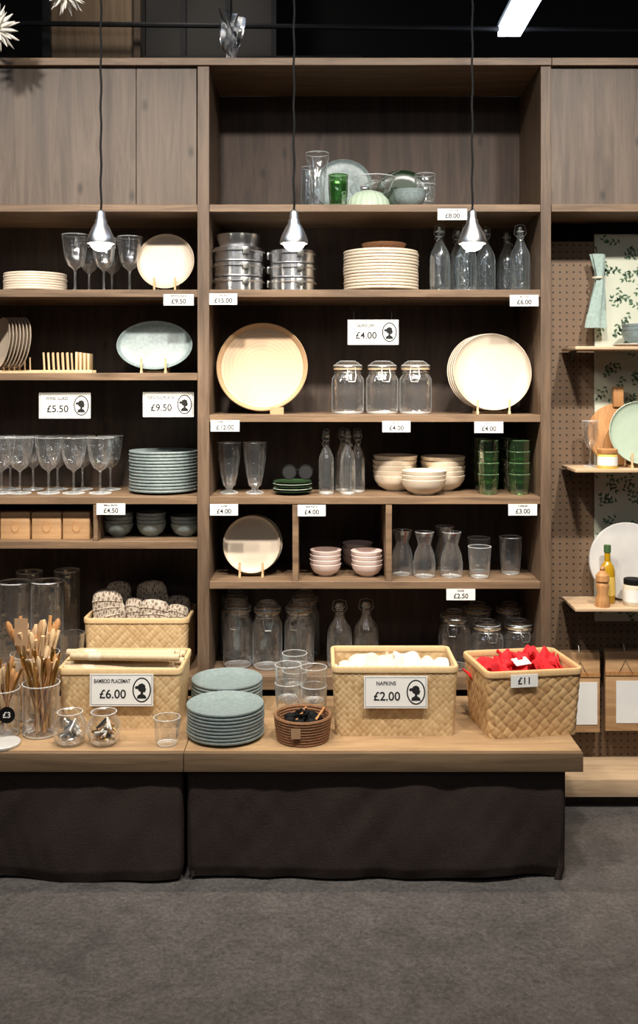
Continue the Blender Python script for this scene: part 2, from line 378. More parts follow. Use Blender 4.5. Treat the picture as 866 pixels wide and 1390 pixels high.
# ------------------------------------------------------------ tables with cloth
TZ=EYE-1.136; TF=-.55; xs=X(249,TF)
for x0,x1 in ((-2.1,xs-.001),(xs+.001,.812)):
    b=MB(); b.box(x0,x1,TF+.02,-.002,TZ-.058,TZ,M_table,b=.002); b.box(x0,x1,TF,TF+.0195,TZ-.059,TZ-.001,M_tedge,b=.002)
    for lx in (x0+.06,x1-.12):
        for ly in (TF+.08,-.08): b.box(lx,lx+.05,ly,ly+.05,0,TZ-.058,M_tedge)
    b.build('display_table')
    c0,c1=(x0+.012,x1-.005) if x0<-1 else (x0+.005,x1-.045)
    y0,y1=TF+.024,-.01
    path=[]; 
    def seg(a,c,n): return [(a[0]+(c[0]-a[0])*i/n,a[1]+(c[1]-a[1])*i/n) for i in range(n)]
    r=.02
    path+=seg((c0,y1),(c0,y0+r),30)+[(c0+r-r*math.cos(t*pi/12),y0+r-r*math.sin(t*pi/12)) for t in range(6)]
    path+=seg((c0+r,y0),(c1-r,y0),240)+[(c1-r+r*math.sin(t*pi/12),y0+r-r*math.cos(t*pi/12)) for t in range(6)]+seg((c1,y0+r),(c1,y1),30)+[(c1,y1)]
    n=len(path); nv=50; vs=[]; L=0
    for i,(px,py) in enumerate(path):
        a=Vector(path[max(0,i-1)]); c=Vector(path[min(n-1,i+1)]); d=(c-a).normalized(); nm=Vector((d.y,-d.x))
        front=1.0 if py<y0+r*.9 else .1
        if i: L+=(Vector(path[i])-Vector(path[i-1])).length
        for j in range(nv+1):
            t=j/nv; z=(TZ-.060)*(1-t)
            Ls=L+.04*noise.noise(Vector((L*2,t*1.0,5)))
            fold=.007*math.sin(Ls*17+math.sin(Ls*5)*2.5)+.024*noise.noise(Vector((Ls*5,t*.7,x0)))
            w1=noise.noise(Vector((L*12+t*2.5,t*2.0-L*1.5,3.3+x0)))
            w2=noise.noise(Vector((L*24-t*3,t*3+L*2,8.1+x0)))
            out=(.1+.9*t)*fold*front-.010*t*front+front*min(1,t*4)*(.0055*w1+.0018*w2)
            if t>.9: out+=(t-.9)/.1*(-.008)
            zz=z+(t**3)*(.008+.018*noise.noise(Vector((L*3,7,x0))))
            vs.append((px+nm.x*out,py+nm.y*out,max(zz,.001)))
    fs=[(i*(nv+1)+j,(i+1)*(nv+1)+j,(i+1)*(nv+1)+j+1,i*(nv+1)+j+1) for i in range(n-1) for j in range(nv)]
    b=MB(); b.add(vs,fs,M_cloth); o=b.build('table_skirt_cloth',ang=180)

# ------------------------------------------------------------ crockery generators
def pprof(r,h=.02):
    return [(0,.0),(.62*r,0),(.64*r,.001),(.985*r,h-.003),(r,h-.001),(.99*r,h),(.965*r,h-.001),(.66*r,.006),(.6*r,.005),(0,.005)]
def sprof(r,h=.018):
    return [(0,.0),(.62*r,0),(.64*r,.001),(.93*r,h-.010),(.985*r,h-.0085),(r,h-.005),(r,h-.002),(.992*r,h),(.965*r,h-.001),(.66*r,.006),(.6*r,.005),(0,.005)]
def dprof(r,h=.018):
    return [(0,0),(.7*r,0),(.72*r,.001),(.95*r,.006),(.992*r,h-.002),(r,h),(.985*r,h+.0005),(.965*r,h-.003),(.925*r,.0085),(.88*r,.006),(.6*r,.0045),(0,.0045)]
def gprof(r,h=.016):
    return [(0,.002),(.62*r,.002),(.97*r,h-.002),(r,h)]
def plate_stack(name,mat,cx,cy,z,r,n,pitch=.0095,h=.018):
    b=MB()
    for i in range(n):
        b.lathe(sprof(r*random.uniform(.992,1.0),h),mat,T(random.uniform(-.0015,.0015),random.uniform(-.0015,.0015),i*pitch),48)
    return b.build(name,(cx,cy,z))
def stand(b,w,d,hf,hb,M=I4):
    for sx_ in (-w/2,w/2):
        b.box(sx_-.004,sx_+.004,-d/2,d/2,0,.010,M_light,M)
        b.tube([(sx_,-d/2+.006,.005),(sx_,-d/2+.002,hf)],.0042,M_light,M)
        b.tube([(sx_,d/2-.02,.005),(sx_,d/2+.012,hb)],.0042,M_light,M)
    b.box(-w/2,w/2,-.006,.002,.001,.009,M_light,M); b.box(-w/2,w/2,d/2-.012,d/2-.004,.001,.009,M_light,M)
def plate_display(name,mat,cx,cy,z,r,n=1,dx=0,tilt=12,ex=1,mat2=None,w=None,ez=1):
    b=MB()
    stand(b,w or r*.72,.10,.055,r*1.1*min(1,ez))
    for i in range(n):
        m=T(dx*i,-.012+.012*i,.012+r*ez*math.cos(math.radians(tilt)))@RX(90-tilt)@Matrix.Diagonal((ex,ez,1,1))@T(0,0,-.005)
        b.lathe(dprof(r,.016),mat if i==0 or not mat2 else mat2,m,64)
    return b.build(name,(cx,cy,z))
def vessel(name,prof,mat,cx,cy,z,seg=32,rib=None,M=I4,extra=None):
    b=MB(); b.lathe(prof,mat,M,seg,rib)
    if mat is M_glass or mat is M_gblue:
        r,zz=max(prof[-5:],key=lambda q:q[1]); b.circ(r,zz,.0011,M_lip,n=36)
        b.circ(prof[1][0]*.95,max(prof[1][1],.0012)+.0005,.0012,M_lip,n=32)
    if extra: extra(b)
    return b.build(name,(cx,cy,z),ang=50)
def shell(outer,t=.0022,base=.005):
    r,z=outer[-1]
    return [(0,base*.5)]+outer+[(r-t*.5,z+.0012),(r-t,z),(r-t,z-.003)]
def wineglass(cx,cy,z,h=.21,k=1.0,mat=None):
    s=h/.21
    o=[(0,.002),(.034*k,0),(.034*k,.0015),(.02*k,.004),(.006,.009),(.0038,.02),(.0038,.078),(.008,.086),(.020*k,.098),(.029*k,.12),(.034*k,.15),(.041*k,.21),(.0402*k,.211),(.0395*k,.208)]
    vessel('wine_glass',[(r*s,zz*s) for r,zz in o],mat or M_glass,cx,cy,z,54,(18,.025,.1*s,.19*s))
def tumbler(b,r0,r1,h,mat,z=0,rib=None,x=0,y=0,seg=40):
    o=[(r0*.92,0),(r0,.004),(r0+(r1-r0)*.25,h*.25),(r0+(r1-r0)*.5,h*.5),(r0+(r1-r0)*.75,h*.75),(r1,h)]
    b.lathe(shell(o,.0025,.008),mat,T(x,y,z),seg,rib)
    if mat is M_glass: b.circ(r1-.001,h,.0012,M_lip,T(x,y,z),n=36); b.circ(r0*.9,.003,.0022,M_lip,T(x,y,z),n=30)
    if mat in (M_ggreen,M_gdgreen): b.circ(r1-.001,h,.0013,M_glipg,T(x,y,z),n=36); b.circ(r0*.9,.003,.002,M_glipg,T(x,y,z),n=30)
def bowl(b,r,h,mat,x=0,y=0,z=0,M=I4,seg=40,thin=False):
    pr=[(0,0),(r*.45,0),(r*.47,.004),(r*.75,h*.3),(r*.93,h*.65),(r,h)]
    if not thin: pr+=[(r*.975,h+.001),(r*.9,h*.66),(r*.72,h*.34),(r*.4,.010),(0,.009)]
    b.lathe(pr,mat,M@T(x,y,z),seg)
def bowl_stack(name,mat,cx,cy,z,r,h,n,pitch):
    b=MB()
    for i in range(n): bowl(b,r,h,mat,random.uniform(-.002,.002),0,i*pitch)
    return b.build(name,(cx,cy,z))
def clipjar(cx,cy,z,r,h,rot=0,mat=None,fill=None):
    mat=mat or M_glass
    b=MB(); hb=h*.84; rn=r*.78
    o=[(r*.88,0),(r*.98,.006),(r,.02),(r,hb*.4),(r,hb*.74),(r*.97,hb*.80),(rn,hb*.90),(rn,hb*.97),(rn+.004,hb)]
    b.lathe([(0,.006)]+o,mat,I4,40)
    b.circ(r*.88,.004,.003,M_lip,n=36)
    zl=hb+.003
    b.lathe([(rn-.004,hb-.001),(rn+.006,hb-.001),(rn+.006,zl+.001),(rn-.004,zl+.001)],M_rubber if mat is M_glass else M_wire,I4,40,closed=True)
    b.lathe([(rn+.005,zl),(rn+.007,zl+.004),(rn+.004,zl+.012),(rn*.85,h-.006),(rn*.6,h),(rn*.55,h-.003),(0,h-.004)],mat,I4,40)
    b.circ(rn*.6,h-.001,.0015,M_lip,n=30); b.circ(rn+.005,zl+.012,.0015,M_lip,n=36)
    b.circ(rn+.003,hb*.93,.0018,M_wire); b.circ(rn+.007,zl+.006,.0016,M_wire)
    for s_ in (-1,1):
        b.tube([(s_*.016,-rn-.004,hb*.93),(s_*.018,-rn-.012,hb*.86),(s_*.012,-rn-.016,hb*.72)],.0017,M_wire)
        b.tube([(s_*.014,-rn-.008,zl+.006),(s_*.016,-rn-.014,hb*.9)],.0017,M_wire)
        b.tube([(s_*.012,rn+.004,hb*.93),(s_*.012,rn+.010,zl+.006)],.0017,M_wire)
    b.tube([(-.012,-rn-.016,hb*.72),(.012,-rn-.016,hb*.72)],.0017,M_wire)
    return b.build('clip_top_glass_jar',(cx,cy,z),rot,ang=50)
def swingbottle(cx,cy,z,r,h,rot=0,mat=None,name='swing_top_bottle'):
    mat=mat or M_gblue
    b=MB(); hb=h*.93
    o=[(r*.9,0),(r,.006),(r,.03),(r,h*.3),(r,h*.52),(r*.9,h*.6),(r*.5,h*.72),(r*.33,h*.80),(r*.33,hb-.008),(r*.42,hb-.006),(r*.42,hb)]
    b.lathe([(0,.005)]+o,mat,I4,60,(12,.04,.01,h*.5))
    b.circ(r*.88,.004,.0025,M_lip,n=32); b.circ(r*.42,hb-.003,.0015,M_lip,n=16)
    b.lathe([(0,hb),(r*.36,hb),(r*.40,hb+.004),(r*.34,h-.002),(0,h)],M_wire,I4,20)
    b.circ(r*.38,hb-.02,.0013,M_wire,n=16)
    for s_ in (-1,1):
        b.tube([(s_*r*.4,0,hb-.02),(s_*r*.62,-.004,hb-.01),(s_*r*.5,0,h+.002),(0,0,h+.008)],.0013,M_wire)
        b.tube([(s_*r*.38,-.003,hb-.02),(s_*r*.3,-r*.55,hb-.03),(0,-r*.65,hb-.04)],.0013,M_wire)
    return b.build(name,(cx,cy,z),rot,ang=50)

# ---------------- left bay, shelf B
y=.18
plate_stack('cream_plate_stack',M_creamst,X(48,y),y,zB,.118,7)
for p,yy_,h in ((102,.12,.215),(121,.22,.205),(152,.24,.205),(176,.14,.21),(141,.10,.2)):
    wineglass(X(p,yy_),yy_,zB,h,1.18)
plate_display('cream_plate_on_stand',M_cream,X(226,.15),.15,zB,.108,1)
# shelf C2
b=MB(); r=.10
for i in range(7):
    m=T(i*.013,0,.012+r)@RZ(-52)@RX(82)
    b.lathe(pprof(r,.016),M_cream,m,48)
for i in range(2): b.box(-.06,.16,-.035+.07*i,-.027+.07*i,0,.012,M_light)
for i in range(8): b.tube([(-.03+.02*i,-.03,.006),(-.03+.02*i,-.034,.06)],.003,M_light)
b.build('cream_plates_in_rack',(X(5,.17),.17,zC2))
b=MB()
for yv in (-.03,.03): b.box(-.095,.095,yv-.005,yv+.005,0,.012,M_light,b=.001)
for i in range(6):
    for yv in (-.03,.03): b.tube([(-.085+.018*i,yv,.008),(-.085+.018*i-.004,yv,.078)],.0038,M_light)
for i in range(4):
    b.box(.03+i*.015,.038+i*.015,-.03,.03,.01,.08-.002*i,M_light,b=.001)
b.build('wooden_plate_rack',(X(94,.15),.15,zC2))
plate_display('grey_blue_oval_plate_on_stand',M_blue,X(211,.15),.15,zC2,.143,1,ez=.66,w=.09)
# shelf D left
for i,p in enumerate((2,27,66,100,136)): wineglass(X(p,.12),.12,zD,.208,1.25)
for i,p in enumerate((14,45,78,112,150)): wineglass(X(p,.25),.25,zD,.208,1.2)
plate_stack('grey_blue_plate_stack',M_blue,X(222,.17),.17,zD,.130,13,.0118)
for i,p in enumerate((-16,26,68,108)):
    w=.108 if i<3 else .100
    b=MB(); b.box(-w/2,w/2,-.06,.06,0,.100,M_boxw,b=.003); b.box(-w/2+.002,w/2-.002,-.0612,.0612,.082,.0835,M_mill)
    b.add([(.016*math.cos(t*pi/8),-.0614,.045+.02*math.sin(t*pi/8)) for t in range(16)],[tuple(range(16))],M_mill)
    b.add([(.012*math.cos(t*pi/8),-.0618,.045+.016*math.sin(t*pi/8)) for t in range(16)],[tuple(range(16))],M_boxw)
    b.build('wooden_gift_box',(X(p,.10),.11,zE2))
for p,n in ((161,4),(205,4),(252,3)):
    bowl_stack('grey_blue_bowl_stack',M_blue,X(p,.13),.13,zE2,.056,.05,n,.0135)

# ---------------- centre bay, shelf A
vessel('glass_vase',shell([(.03,0),(.034,.01),(.026,.06),(.030,.12),(.036,.17),(.046,.215)],.003,.01),M_glass,X(431,.14),.14,zA,48,rib=(16,.04,.02,.2))
vessel('glass_vase',shell([(.030,0),(.033,.01),(.033,.09),(.030,.16),(.034,.19)],.003,.01),M_gblue,X(420,.27),.27,zA,48,rib=(12,.04,.02,.18))
b=MB(); 
for i in range(2): tumbler(b,.03,.037,.10,M_ggreen,z=i*.026,rib=(10,.04,0.005,.09))
b.build('green_tumbler_stack',(X(459,.1),.10,zA))
b=MB(); stand(b,.08,.09,.04,.1)
b.lathe(dprof(.112),M_blue,T(0,0,.118)@RX(74),56); b.build('large_plate_on_stand',(X(466,.28),.28,zA))
b=MB(); b.lathe([(0,.002),(.05,0),(.05,.003),(.012,.01),(.01,.06),(.02,.075),(.06,.09),(.082,.14)],M_glass,I4,60,(15,.03,.08,.135)); b.circ(.082,.14,.0022,M_lip,n=40); b.circ(.05,.002,.0018,M_lip,n=40)
b.tube([(-.03,0,.10),(.06,-.01,.15),(.10,-.015,.165)],.003,M_steel); b.ell((-.035,0,.10),(.02,.014,.01),M_steel); b.tube([(-.05,.01,.11),(0,.01,.135),(.05,.01,.128)],.003,M_steel)
b.build('footed_glass_bowl_with_servers',(X(507,.22),.22,zA+.0))
b=MB(); b.lathe([(0,.068),(.02,.068),(.05,.058),(.074,.032),(.084,0),(.080,0),(.07,.03),(.048,.054),(0,.062)],M_sage,I4,80,(20,.035,0.002,.065)); b.build('ribbed_ceramic_bowl',(X(500,.10),.10,zA))
b=MB(); stand(b,.08,.09,.04,.09); b.lathe(dprof(.090,.016),M_dgreen,T(0,0,.098)@RX(74)@Matrix.Diagonal((1.15,1,1,1)),48); b.build('dark_green_plate_on_stand',(X(547,.27),.29,zA))
b=MB(); bowl(b,.062,.055,M_blue); bowl(b,.062,.055,M_blue,z=.012); b.build('grey_bowl_stack',(X(556,.1),.10,zA))
b=MB(); 
for i in range(2): tumbler(b,.032,.040,.11,M_glass,z=i*.04,rib=(12,.03,0.005,.1))
b.build('glass_tumbler_stack',(X(577,.2),.20,zA))

# ---------------- shelf B: steel boxes
def tiffin(b,z,r,h):
    b.lathe([(0,z),(r*.93,z),(r*.97,z+.004),(r*.97,z+h*.62),(r*1.03,z+h*.64),(r*1.03,z+h*.72),(r*.98,z+h*.74),(r*.98,z+h*.93),(r*.9,z+h),(0,z+h)],M_steel,I4,44)
    b.circ(r*1.03,z+h*.68,.002,M_steel)
    for a in (0,120,240):
        m=RZ(a+20); b.box(-.012,.012,-r*1.03-.005,-r*1.03+.002,z+h*.4,z+h*.9,M_wire,m,b=.001)
for p,yy_,n,h in ((324,.12,3,.056),(397,.13,3,.053)):
    b=MB(); r=.094 if p==324 else .088
    for i in range(n): tiffin(b,i*h,r,h-.002)
    if p==324: 
        b.lathe([(0,n*h),(.07,n*h),(.08,n*h+.03),(.083,n*h+.045),(.079,n*h+.045),(.07,n*h+.02),(0,n*h+.01)],M_steel,I4,40)
    b.build('steel_food_container_stack',(X(p,yy_),yy_,zB))
plate_stack('cream_plate_stack',M_creamst,X(517,.16),.16,zB,.143,13,.0115)
b=MB(); bowl(b,.085,.03,M_coil,0,0,0); b.build('wooden_bowl',(X(521,.16),.16,zB+12*.0115+.0185))
for p,yy_ in ((597,.10),(622,.18),(633,.09),(659,.16),(688,.24),(706,.10)):
    swingbottle(X(p,yy_),yy_,zB,.0365,.245,rot=random.uniform(-60,60))

# ---------------- shelf C
R=.172
b=MB()
b.lathe([(0,0),(R*.9,0),(R*.985,.008),(R,.024),(R*.985,.0265),(R*.955,.020),(R*.9,.008),(R*.85,.006),(0,.006)],M_ring,I4,72)
o=b.build('round_bamboo_tray',(X(356,.14),.15,zC+.172)); o.rotation_euler=(math.radians(76),0,0)
b=MB(); b.box(-.025,.025,-.001,.001,0,.026,M_kraft); b.tube([(0,0,.026),(-.01,.004,.05)],.0008,M_kraft); b.build('kraft_tag',(X(376,.06),.05,zC))
for p in (472,519,564): clipjar(X(p,.12),.12+.01*(p==519),zC,.0605,.198,rot=random.uniform(-15,15))
plate_display('cream_plates_on_stand',M_cream,X(667,.13),.13,zC,.147,4,dx=-.006,w=.118)
# ---------------- shelf D
for p in (311,346):
    pr=[(0,.004),(.034,0),(.034,.004),(.014,.012),(.012,.02),(.022,.032),(.03,.07),(.038,.13),(.045,.19),(.0435,.191),(.043,.187)]
    vessel('footed_sundae_glass',pr,M_glass,X(p,.12),.12,zD,50,(10,.06,.03,.17))
b=MB()
for i in range(5): b.lathe(gprof(.072,.014)+[(.073,.013),(.06,.008),(0,.006)],M_sage if i%2 else M_dgreen,T(0,0,i*.009),40)
b.build('green_plate_stack',(X(397,.10),.10,zD))
b=MB()
for s_ in (-1,1):
    m=T(s_*.03,0,.034)@RX(90); b.circ(.026,0,.0022,M_black,m,24); b.lathe([(0,0),(.025,0)],M_gdark,m,24)
    b.tube([(s_*.056,0,.04),(s_*.058,.10,.036)],.0018,M_black)
b.tube([(-.005,0,.04),(0,0,.044),(.005,0,.04)],.002,M_black)
b.build('eyeglasses',(X(404,.09),.06,zD+.0515))
for p,yy_ in ((443,.10),(465,.20),(472,.09),(485,.16)): swingbottle(X(p,yy_),yy_,zD,.0275,.235,rot=p*7,name='small_swing_top_bottle',mat=M_glass)
bowl_stack('cream_bowl_stack',M_creamst,X(537,.20),.22,zD,.086,.06,5,.019)
bowl_stack('cream_bowl_stack',M_creamst,X(602,.20),.22,zD,.086,.06,5,.018)
bowl_stack('cream_bowl_stack',M_creamst,X(576,.07),.082,zD,.084,.058,3,.016)
for p,yy_,m_,n_ in ((663,.09,M_ggreen,4),(655,.25,M_gdgreen,4),(705,.09,M_ggreen,4),(694,.25,M_gdgreen,4)):
    b=MB()
    for i in range(n_): tumbler(b,.031,.0385,.075,m_,z=i*.042,rib=(9,.04,0.005,.07))
    b.build('green_tumbler_stack',(X(p,yy_),yy_,zD))
# ---------------- shelf E
plate_display('cream_plates_on_stand',M_cream,X(342,.13),.13,zE,.107,3,dx=.004,w=.085)
bowl_stack('pink_bowl_stack',M_pink,X(442,.12),.12,zE,.059,.046,4,.017)
bowl_stack('pink_bowl_stack',M_pink,X(485,.28),.28,zE,.059,.046,4,.017)
bowl_stack('pink_bowl_stack',M_pink,X(498,.11),.11,zE,.059,.046,4,.0165)
for p,yy_ in ((546,.14),(576,.10),(604,.24),(613,.10)):
    vessel('glass_carafe',shell([(.036,0),(.04,.008),(.041,.05),(.036,.085),(.024,.115),(.024,.125),(.036,.165)],.0025,.008),M_glass,X(p,yy_),yy_,zE)
for p,yy_,h in ((651,.08,.115),(650,.19,.13),(693,.15,.14)):
    b=MB(); tumbler(b,.034,.043,h,M_glass,rib=(14,.03,.01,h*.8),seg=56); b.build('glass_tumbler',(X(p,yy_),yy_,zE))
# ---------------- bottom shelf
for p,yy_ in ((323,.17),(363,.15),(406,.16)): clipjar(X(p,yy_),yy_,zF,.056,.25,rot=random.uniform(-20,20))
for p,yy_ in ((319,.31),(414,.31)): clipjar(X(p,yy_),yy_,zF,.056,.255,rot=180)
for p,yy_ in ((461,.16),(497,.18)): swingbottle(X(p,yy_),yy_,zF,.046,.245,name='swing_top_bottle',mat=M_glass)
for p,yy_,h in ((617,.15,.215),(661,.14,.18),(704,.15,.18),(648,.30,.21),(692,.30,.21)): clipjar(X(p,yy_),yy_,zF,.06,h,rot=random.uniform(-20,20),mat=M_gdark if p==617 else M_glass)
for p,yy_,h,r in ((-26,.18,.33,.062),(20,.16,.32,.060),(64,.15,.325,.060),(91,.29,.34,.048),(40,.31,.33,.05)):
    vessel('tall_glass_cylinder_vase',shell([(r*.9,0),(r,.006),(r,h*.3),(r,h*.6),(r*1.0,h)],.003,.012),M_glass,X(p,yy_),yy_,zF,extra=lambda b,r=r,h=h:b.circ(r,h,.0022,M_lip,n=40))
b=MB(); tumbler(b,.036,.046,.15,M_gdark); b.build('smoky_tumbler',(X(101,.1),.07,zF))

# ------------------------------------------------------------ woven baskets
def basket(name,cx,cy,z,w,d,h,strip,amp,taper=.06,rot=0,mat=M_weave,step=.0035,diag=True,fill=None):
    b=MB(); rc=.02
    def per(w,d,n):
        pts=[]; 
        segs=[('l',(-w/2+rc,-d/2),(w/2-rc,-d/2),(0,-1)),('c',(w/2-rc,-d/2+rc),-90),('l',(w/2,-d/2+rc),(w/2,d/2-rc),(1,0)),('c',(w/2-rc,d/2-rc),0),
              ('l',(w/2-rc,d/2),(-w/2+rc,d/2),(0,1)),('c',(-w/2+rc,d/2-rc),90),('l',(-w/2,d/2-rc),(-w/2,-d/2+rc),(-1,0)),('c',(-w/2+rc,-d/2+rc),180)]
        lens=[(Vector(s[2])-Vector(s[1])).length if s[0]=='l' else rc*pi/2 for s in segs]; tot=sum(lens)
        k=0; acc=0
        for i in range(n):
            u=tot*i/n
            while u>acc+lens[k]: acc+=lens[k]; k+=1
            s=segs[k]; t=(u-acc)/lens[k]
            if s[0]=='l': p=Vector(s[1]).lerp(Vector(s[2]),t); nn=Vector(s[3])
            else:
                a=math.radians(s[2]+90*t); nn=Vector((math.cos(a),math.sin(a))); p=Vector(s[1])+nn*rc
            pts.append((p,nn,u))
        return pts,tot
    _,tot=per(w,d,8)
    N=round(tot/strip/2)*2; st=tot/N
    nu=int(tot/step); nv=int(h/step)
    pts,_=per(w,d,nu)
    def wv(u,v):
        a=(u+v)/st if diag else u/st; c=(u-v)/st if diag else v/st
        ia,ic=math.floor(a),math.floor(c); fa,fc=a-ia,c-ic
        if (ia+ic)%2==0: across,along,hs=fc,fa,ic*7.13
        else: across,along,hs=fa,fc,ia*3.77+50
        e=min(across,1-across)*2
        hh=min(1,e*5)**.5*.55+.45*math.sin(pi*along)
        return hh,(math.sin((hs%N)*12.9898)*43758.5453)%1
    for side,off in ((1,0),(-1,-.005)):
        vs=[];tn=[]
        for p,nn,u in pts:
            for j in range(nv+1):
                v=h*j/nv; k=1-taper*(1-v/h); hh,hs=wv(u,v)
                o=off+side*amp*hh if side>0 else off
                vs.append(((p.x+nn.x*o)*k,(p.y+nn.y*o)*k,v)); tn.append(.15+.7*hs)
        fs=[]
        for i in range(nu):
            i2=(i+1)%nu
            for j in range(nv): fs.append((i*(nv+1)+j,i2*(nv+1)+j,i2*(nv+1)+j+1,i*(nv+1)+j+1))
        b.add(vs,fs,mat,I4,tn)
    k=1-taper
    b.add([(p.x*k,p.y*k,.003) for p,nn,u in pts[::6]],[tuple(range(len(pts[::6])))],mat)
    n=160; pts,_=per(w,d,n); cs=[(-.007,h-.016),(amp+.002,h-.016),(amp+.003,h-.002),(amp+.001,h+.002),(-.006,h+.002),(-.008,h-.002)]
    vs=[(p.x+nn.x*o,p.y+nn.y*o,zz) for p,nn,u in pts for o,zz in cs]; m=len(cs)
    fs=[(i*m+j,((i+1)%n)*m+j,((i+1)%n)*m+(j+1)%m,i*m+(j+1)%m) for i in range(n) for j in range(m)]
    b.add(vs,fs,mat,I4,.6)
    if fill: fill(b)
    return b.build(name,(cx,cy,z),rot,ang=60)
def sheet(b,w,d,mat,M,seed,th_=.006,amp=.012,n=14):
    vs=[]
    for lay in (0,1):
        for i in range(n+1):
            for j in range(n+1):
                u,v=i/n-.5,j/n-.5
                vs.append((u*w,v*d,lay*th_+amp*noise.noise(Vector((u*3,v*3,seed)))))
    q=(n+1)*(n+1); fs=[]
    for i in range(n):
        for j in range(n):
            a=i*(n+1)+j; fs.append((a,a+1,a+n+2,a+n+1)); fs.append((q+a,q+a+n+1,q+a+n+2,q+a+1))
    for i in range(n):
        for a,c in ((i*(n+1),(i+1)*(n+1)),(i*(n+1)+n,(i+1)*(n+1)+n),(i,i+1),(n*(n+1)+i,n*(n+1)+i+1)): fs.append((a,c,q+c,q+a))
    b.add(vs,fs,mat,M)
def fill_napkin(b):
    random.seed(5)
    b.box(-.17,.17,-.10,.10,.02,.13,M_linen,b=.01)
    for i in range(10):
        m=T(-.10+.022*i,random.uniform(-.02,.03),.150+.008*(i%5))@RZ(random.uniform(-16,16))@RX(random.uniform(4,14))@RY(random.uniform(-10,10))
        sheet(b,.17,.14,M_linen if i%3 else M_card,m,i,.010,.045)
basket('napkin_basket',X(533,-.3),-.285,TZ,.40,.25,.222,.021,.003,.05,0,M_weave2,fill=fill_napkin)
def fill_red(b):
    random.seed(8)
    b.box(-.13,.13,-.09,.09,.02,.15,M_red,b=.01)
    for i in range(14):
        m=T(-.10+.016*i+random.uniform(-.01,.01),random.uniform(-.04,.05),.17+.007*(i%6))@RZ(random.uniform(-50,50))@RX(random.uniform(-10,26))@RY(random.uniform(-24,24))
        sheet(b,.11,.09,M_red,m,i+30,.010,.05)
    m=T(-.02,-.06,.226)@RX(18)@RZ(10)
    b.box(-.03,.025,-.02,.02,0,.004,M_card,m,b=.001)
    b.box(-.045,.045,-.001,.001,-.02,.02,M_card,T(-.04,-.136,.188))
rb=basket('red_textile_basket',.672,-.30,TZ,.315,.25,.215,.040,.005,.09,9,M_weave,step=.003,fill=fill_red)
text('£11',.03,(-.04,-.1376,.188),rb)
def fill_mat(b):
    random.seed(9)
    b.box(-.18,.18,-.10,.10,.02,.15,M_mat,b=.01)
    for i in range(10):
        yv=-.092+.026*(i%7)+.012*(i>6); zz=.180+.004*(i%3)+.014*(i>2)+.026*(i>6)
        L=.183; x0=random.uniform(-.02,.02)
        m=T(x0,yv,zz)@RZ(random.uniform(-4,4))@RY(90)
        b.lathe([(.004,-L+.004),(.006,-L),(.0115,-L),(.0125,-L+.002),(.0125,L-.002),(.0115,L),(.006,L),(.004,L-.004)],M_mat,m,18)
        b.lathe([(.0130,-.02),(.0132,0),(.0130,.02)],M_linen,m@T(0,0,-.1),18)
basket('placemat_basket',X(172,-.22),-.215,TZ,.40,.25,.195,.020,.003,.05,0,M_weave2,fill=fill_mat)
def fill_mitt(b):
    for i,(x,yv,r,h,tl) in enumerate(((-.115,-.045,.058,.165,-4),(-.03,-.03,.034,.130,3),(.045,-.045,.056,.125,6),(.13,-.04,.042,.105,10),(-.1,.05,.05,.175,0),(.04,.05,.060,.178,-5),(.13,.05,.045,.12,3))):
        m=T(x,yv,.13)@RY(tl)@Matrix.Diagonal((1.0,.5,1,1))
        b.lathe([(0,-.03),(r*.9,-.03),(r,.0),(r*1.0,h*.4),(r*1.0,h*.72),(r*.93,h*.86),(r*.75,h*.95),(r*.4,h*.99),(0,h)],M_pat,m,28)
        b.ell((r*.75,-.01,h*.45),(r*.42,r*.5,h*.28),M_pat,m)
        for k in range(3):
            zz=h*(.40+.17*k); b.tube([(r*1.02*math.sin(t),-r*1.03*math.cos(t),zz+.006*math.sin(t*2+k)) for t in [(-1.2+.3*q) for q in range(9)]],.003,M_pat,m)
    b.box(-.18,.18,-.1,.1,.02,.13,M_pat,b=.01)
basket('oven_mitt_basket',X(193,.2),.20,zF,.385,.25,.20,.019,.003,.04,0,M_weave2,fill=fill_mitt)

# ------------------------------------------------------------ table-top goods
plate_stack('grey_blue_plate_stack',M_blue,X(306,-.40),-.395,TZ,.125,9,.0108)
plate_stack('grey_blue_plate_stack',M_blue,X(308,-.13),-.13,TZ,.125,9,.0108)
b=MB(); 
for i in range(9): b.circ(.080+.001*i,.005+.0088*i,.0055,M_coil,n=48)
b.lathe([(0,.002),(.08,.002),(.08,.006),(0,.006)],M_coil,I4,40)
for i in range(9):
    a=i*.9; b.ell((.045*math.cos(a)*(i>0),.045*math.sin(a)*(i>0),.062),(.02,.013,.014),M_black)
    b.tube([(.045*math.cos(a),.045*math.sin(a),.06),(.02*math.cos(a+2),.03*math.sin(a+2),.085)],.004,M_black)
for x0 in (-.02,.04): b.tube([(x0,-.03,.066),(x0+.03,.05,.082)],.004,M_mill)
b.box(-.035,-.005,-.092,-.0905,.03,.062,M_kraft)
b.build('coiled_seagrass_basket',(X(411,-.42),-.425,TZ))
for p,yy_,n in ((391,-.22,2),(426,-.25,2),(400,-.08,2)):
    b=MB()
    for i in range(n): tumbler(b,.036,.045,.115,M_glass,z=i*.062,rib=(12,.03,.01,.09),seg=48)
    b.build('stacked_glass_tumblers',(X(p,yy_),yy_,TZ))
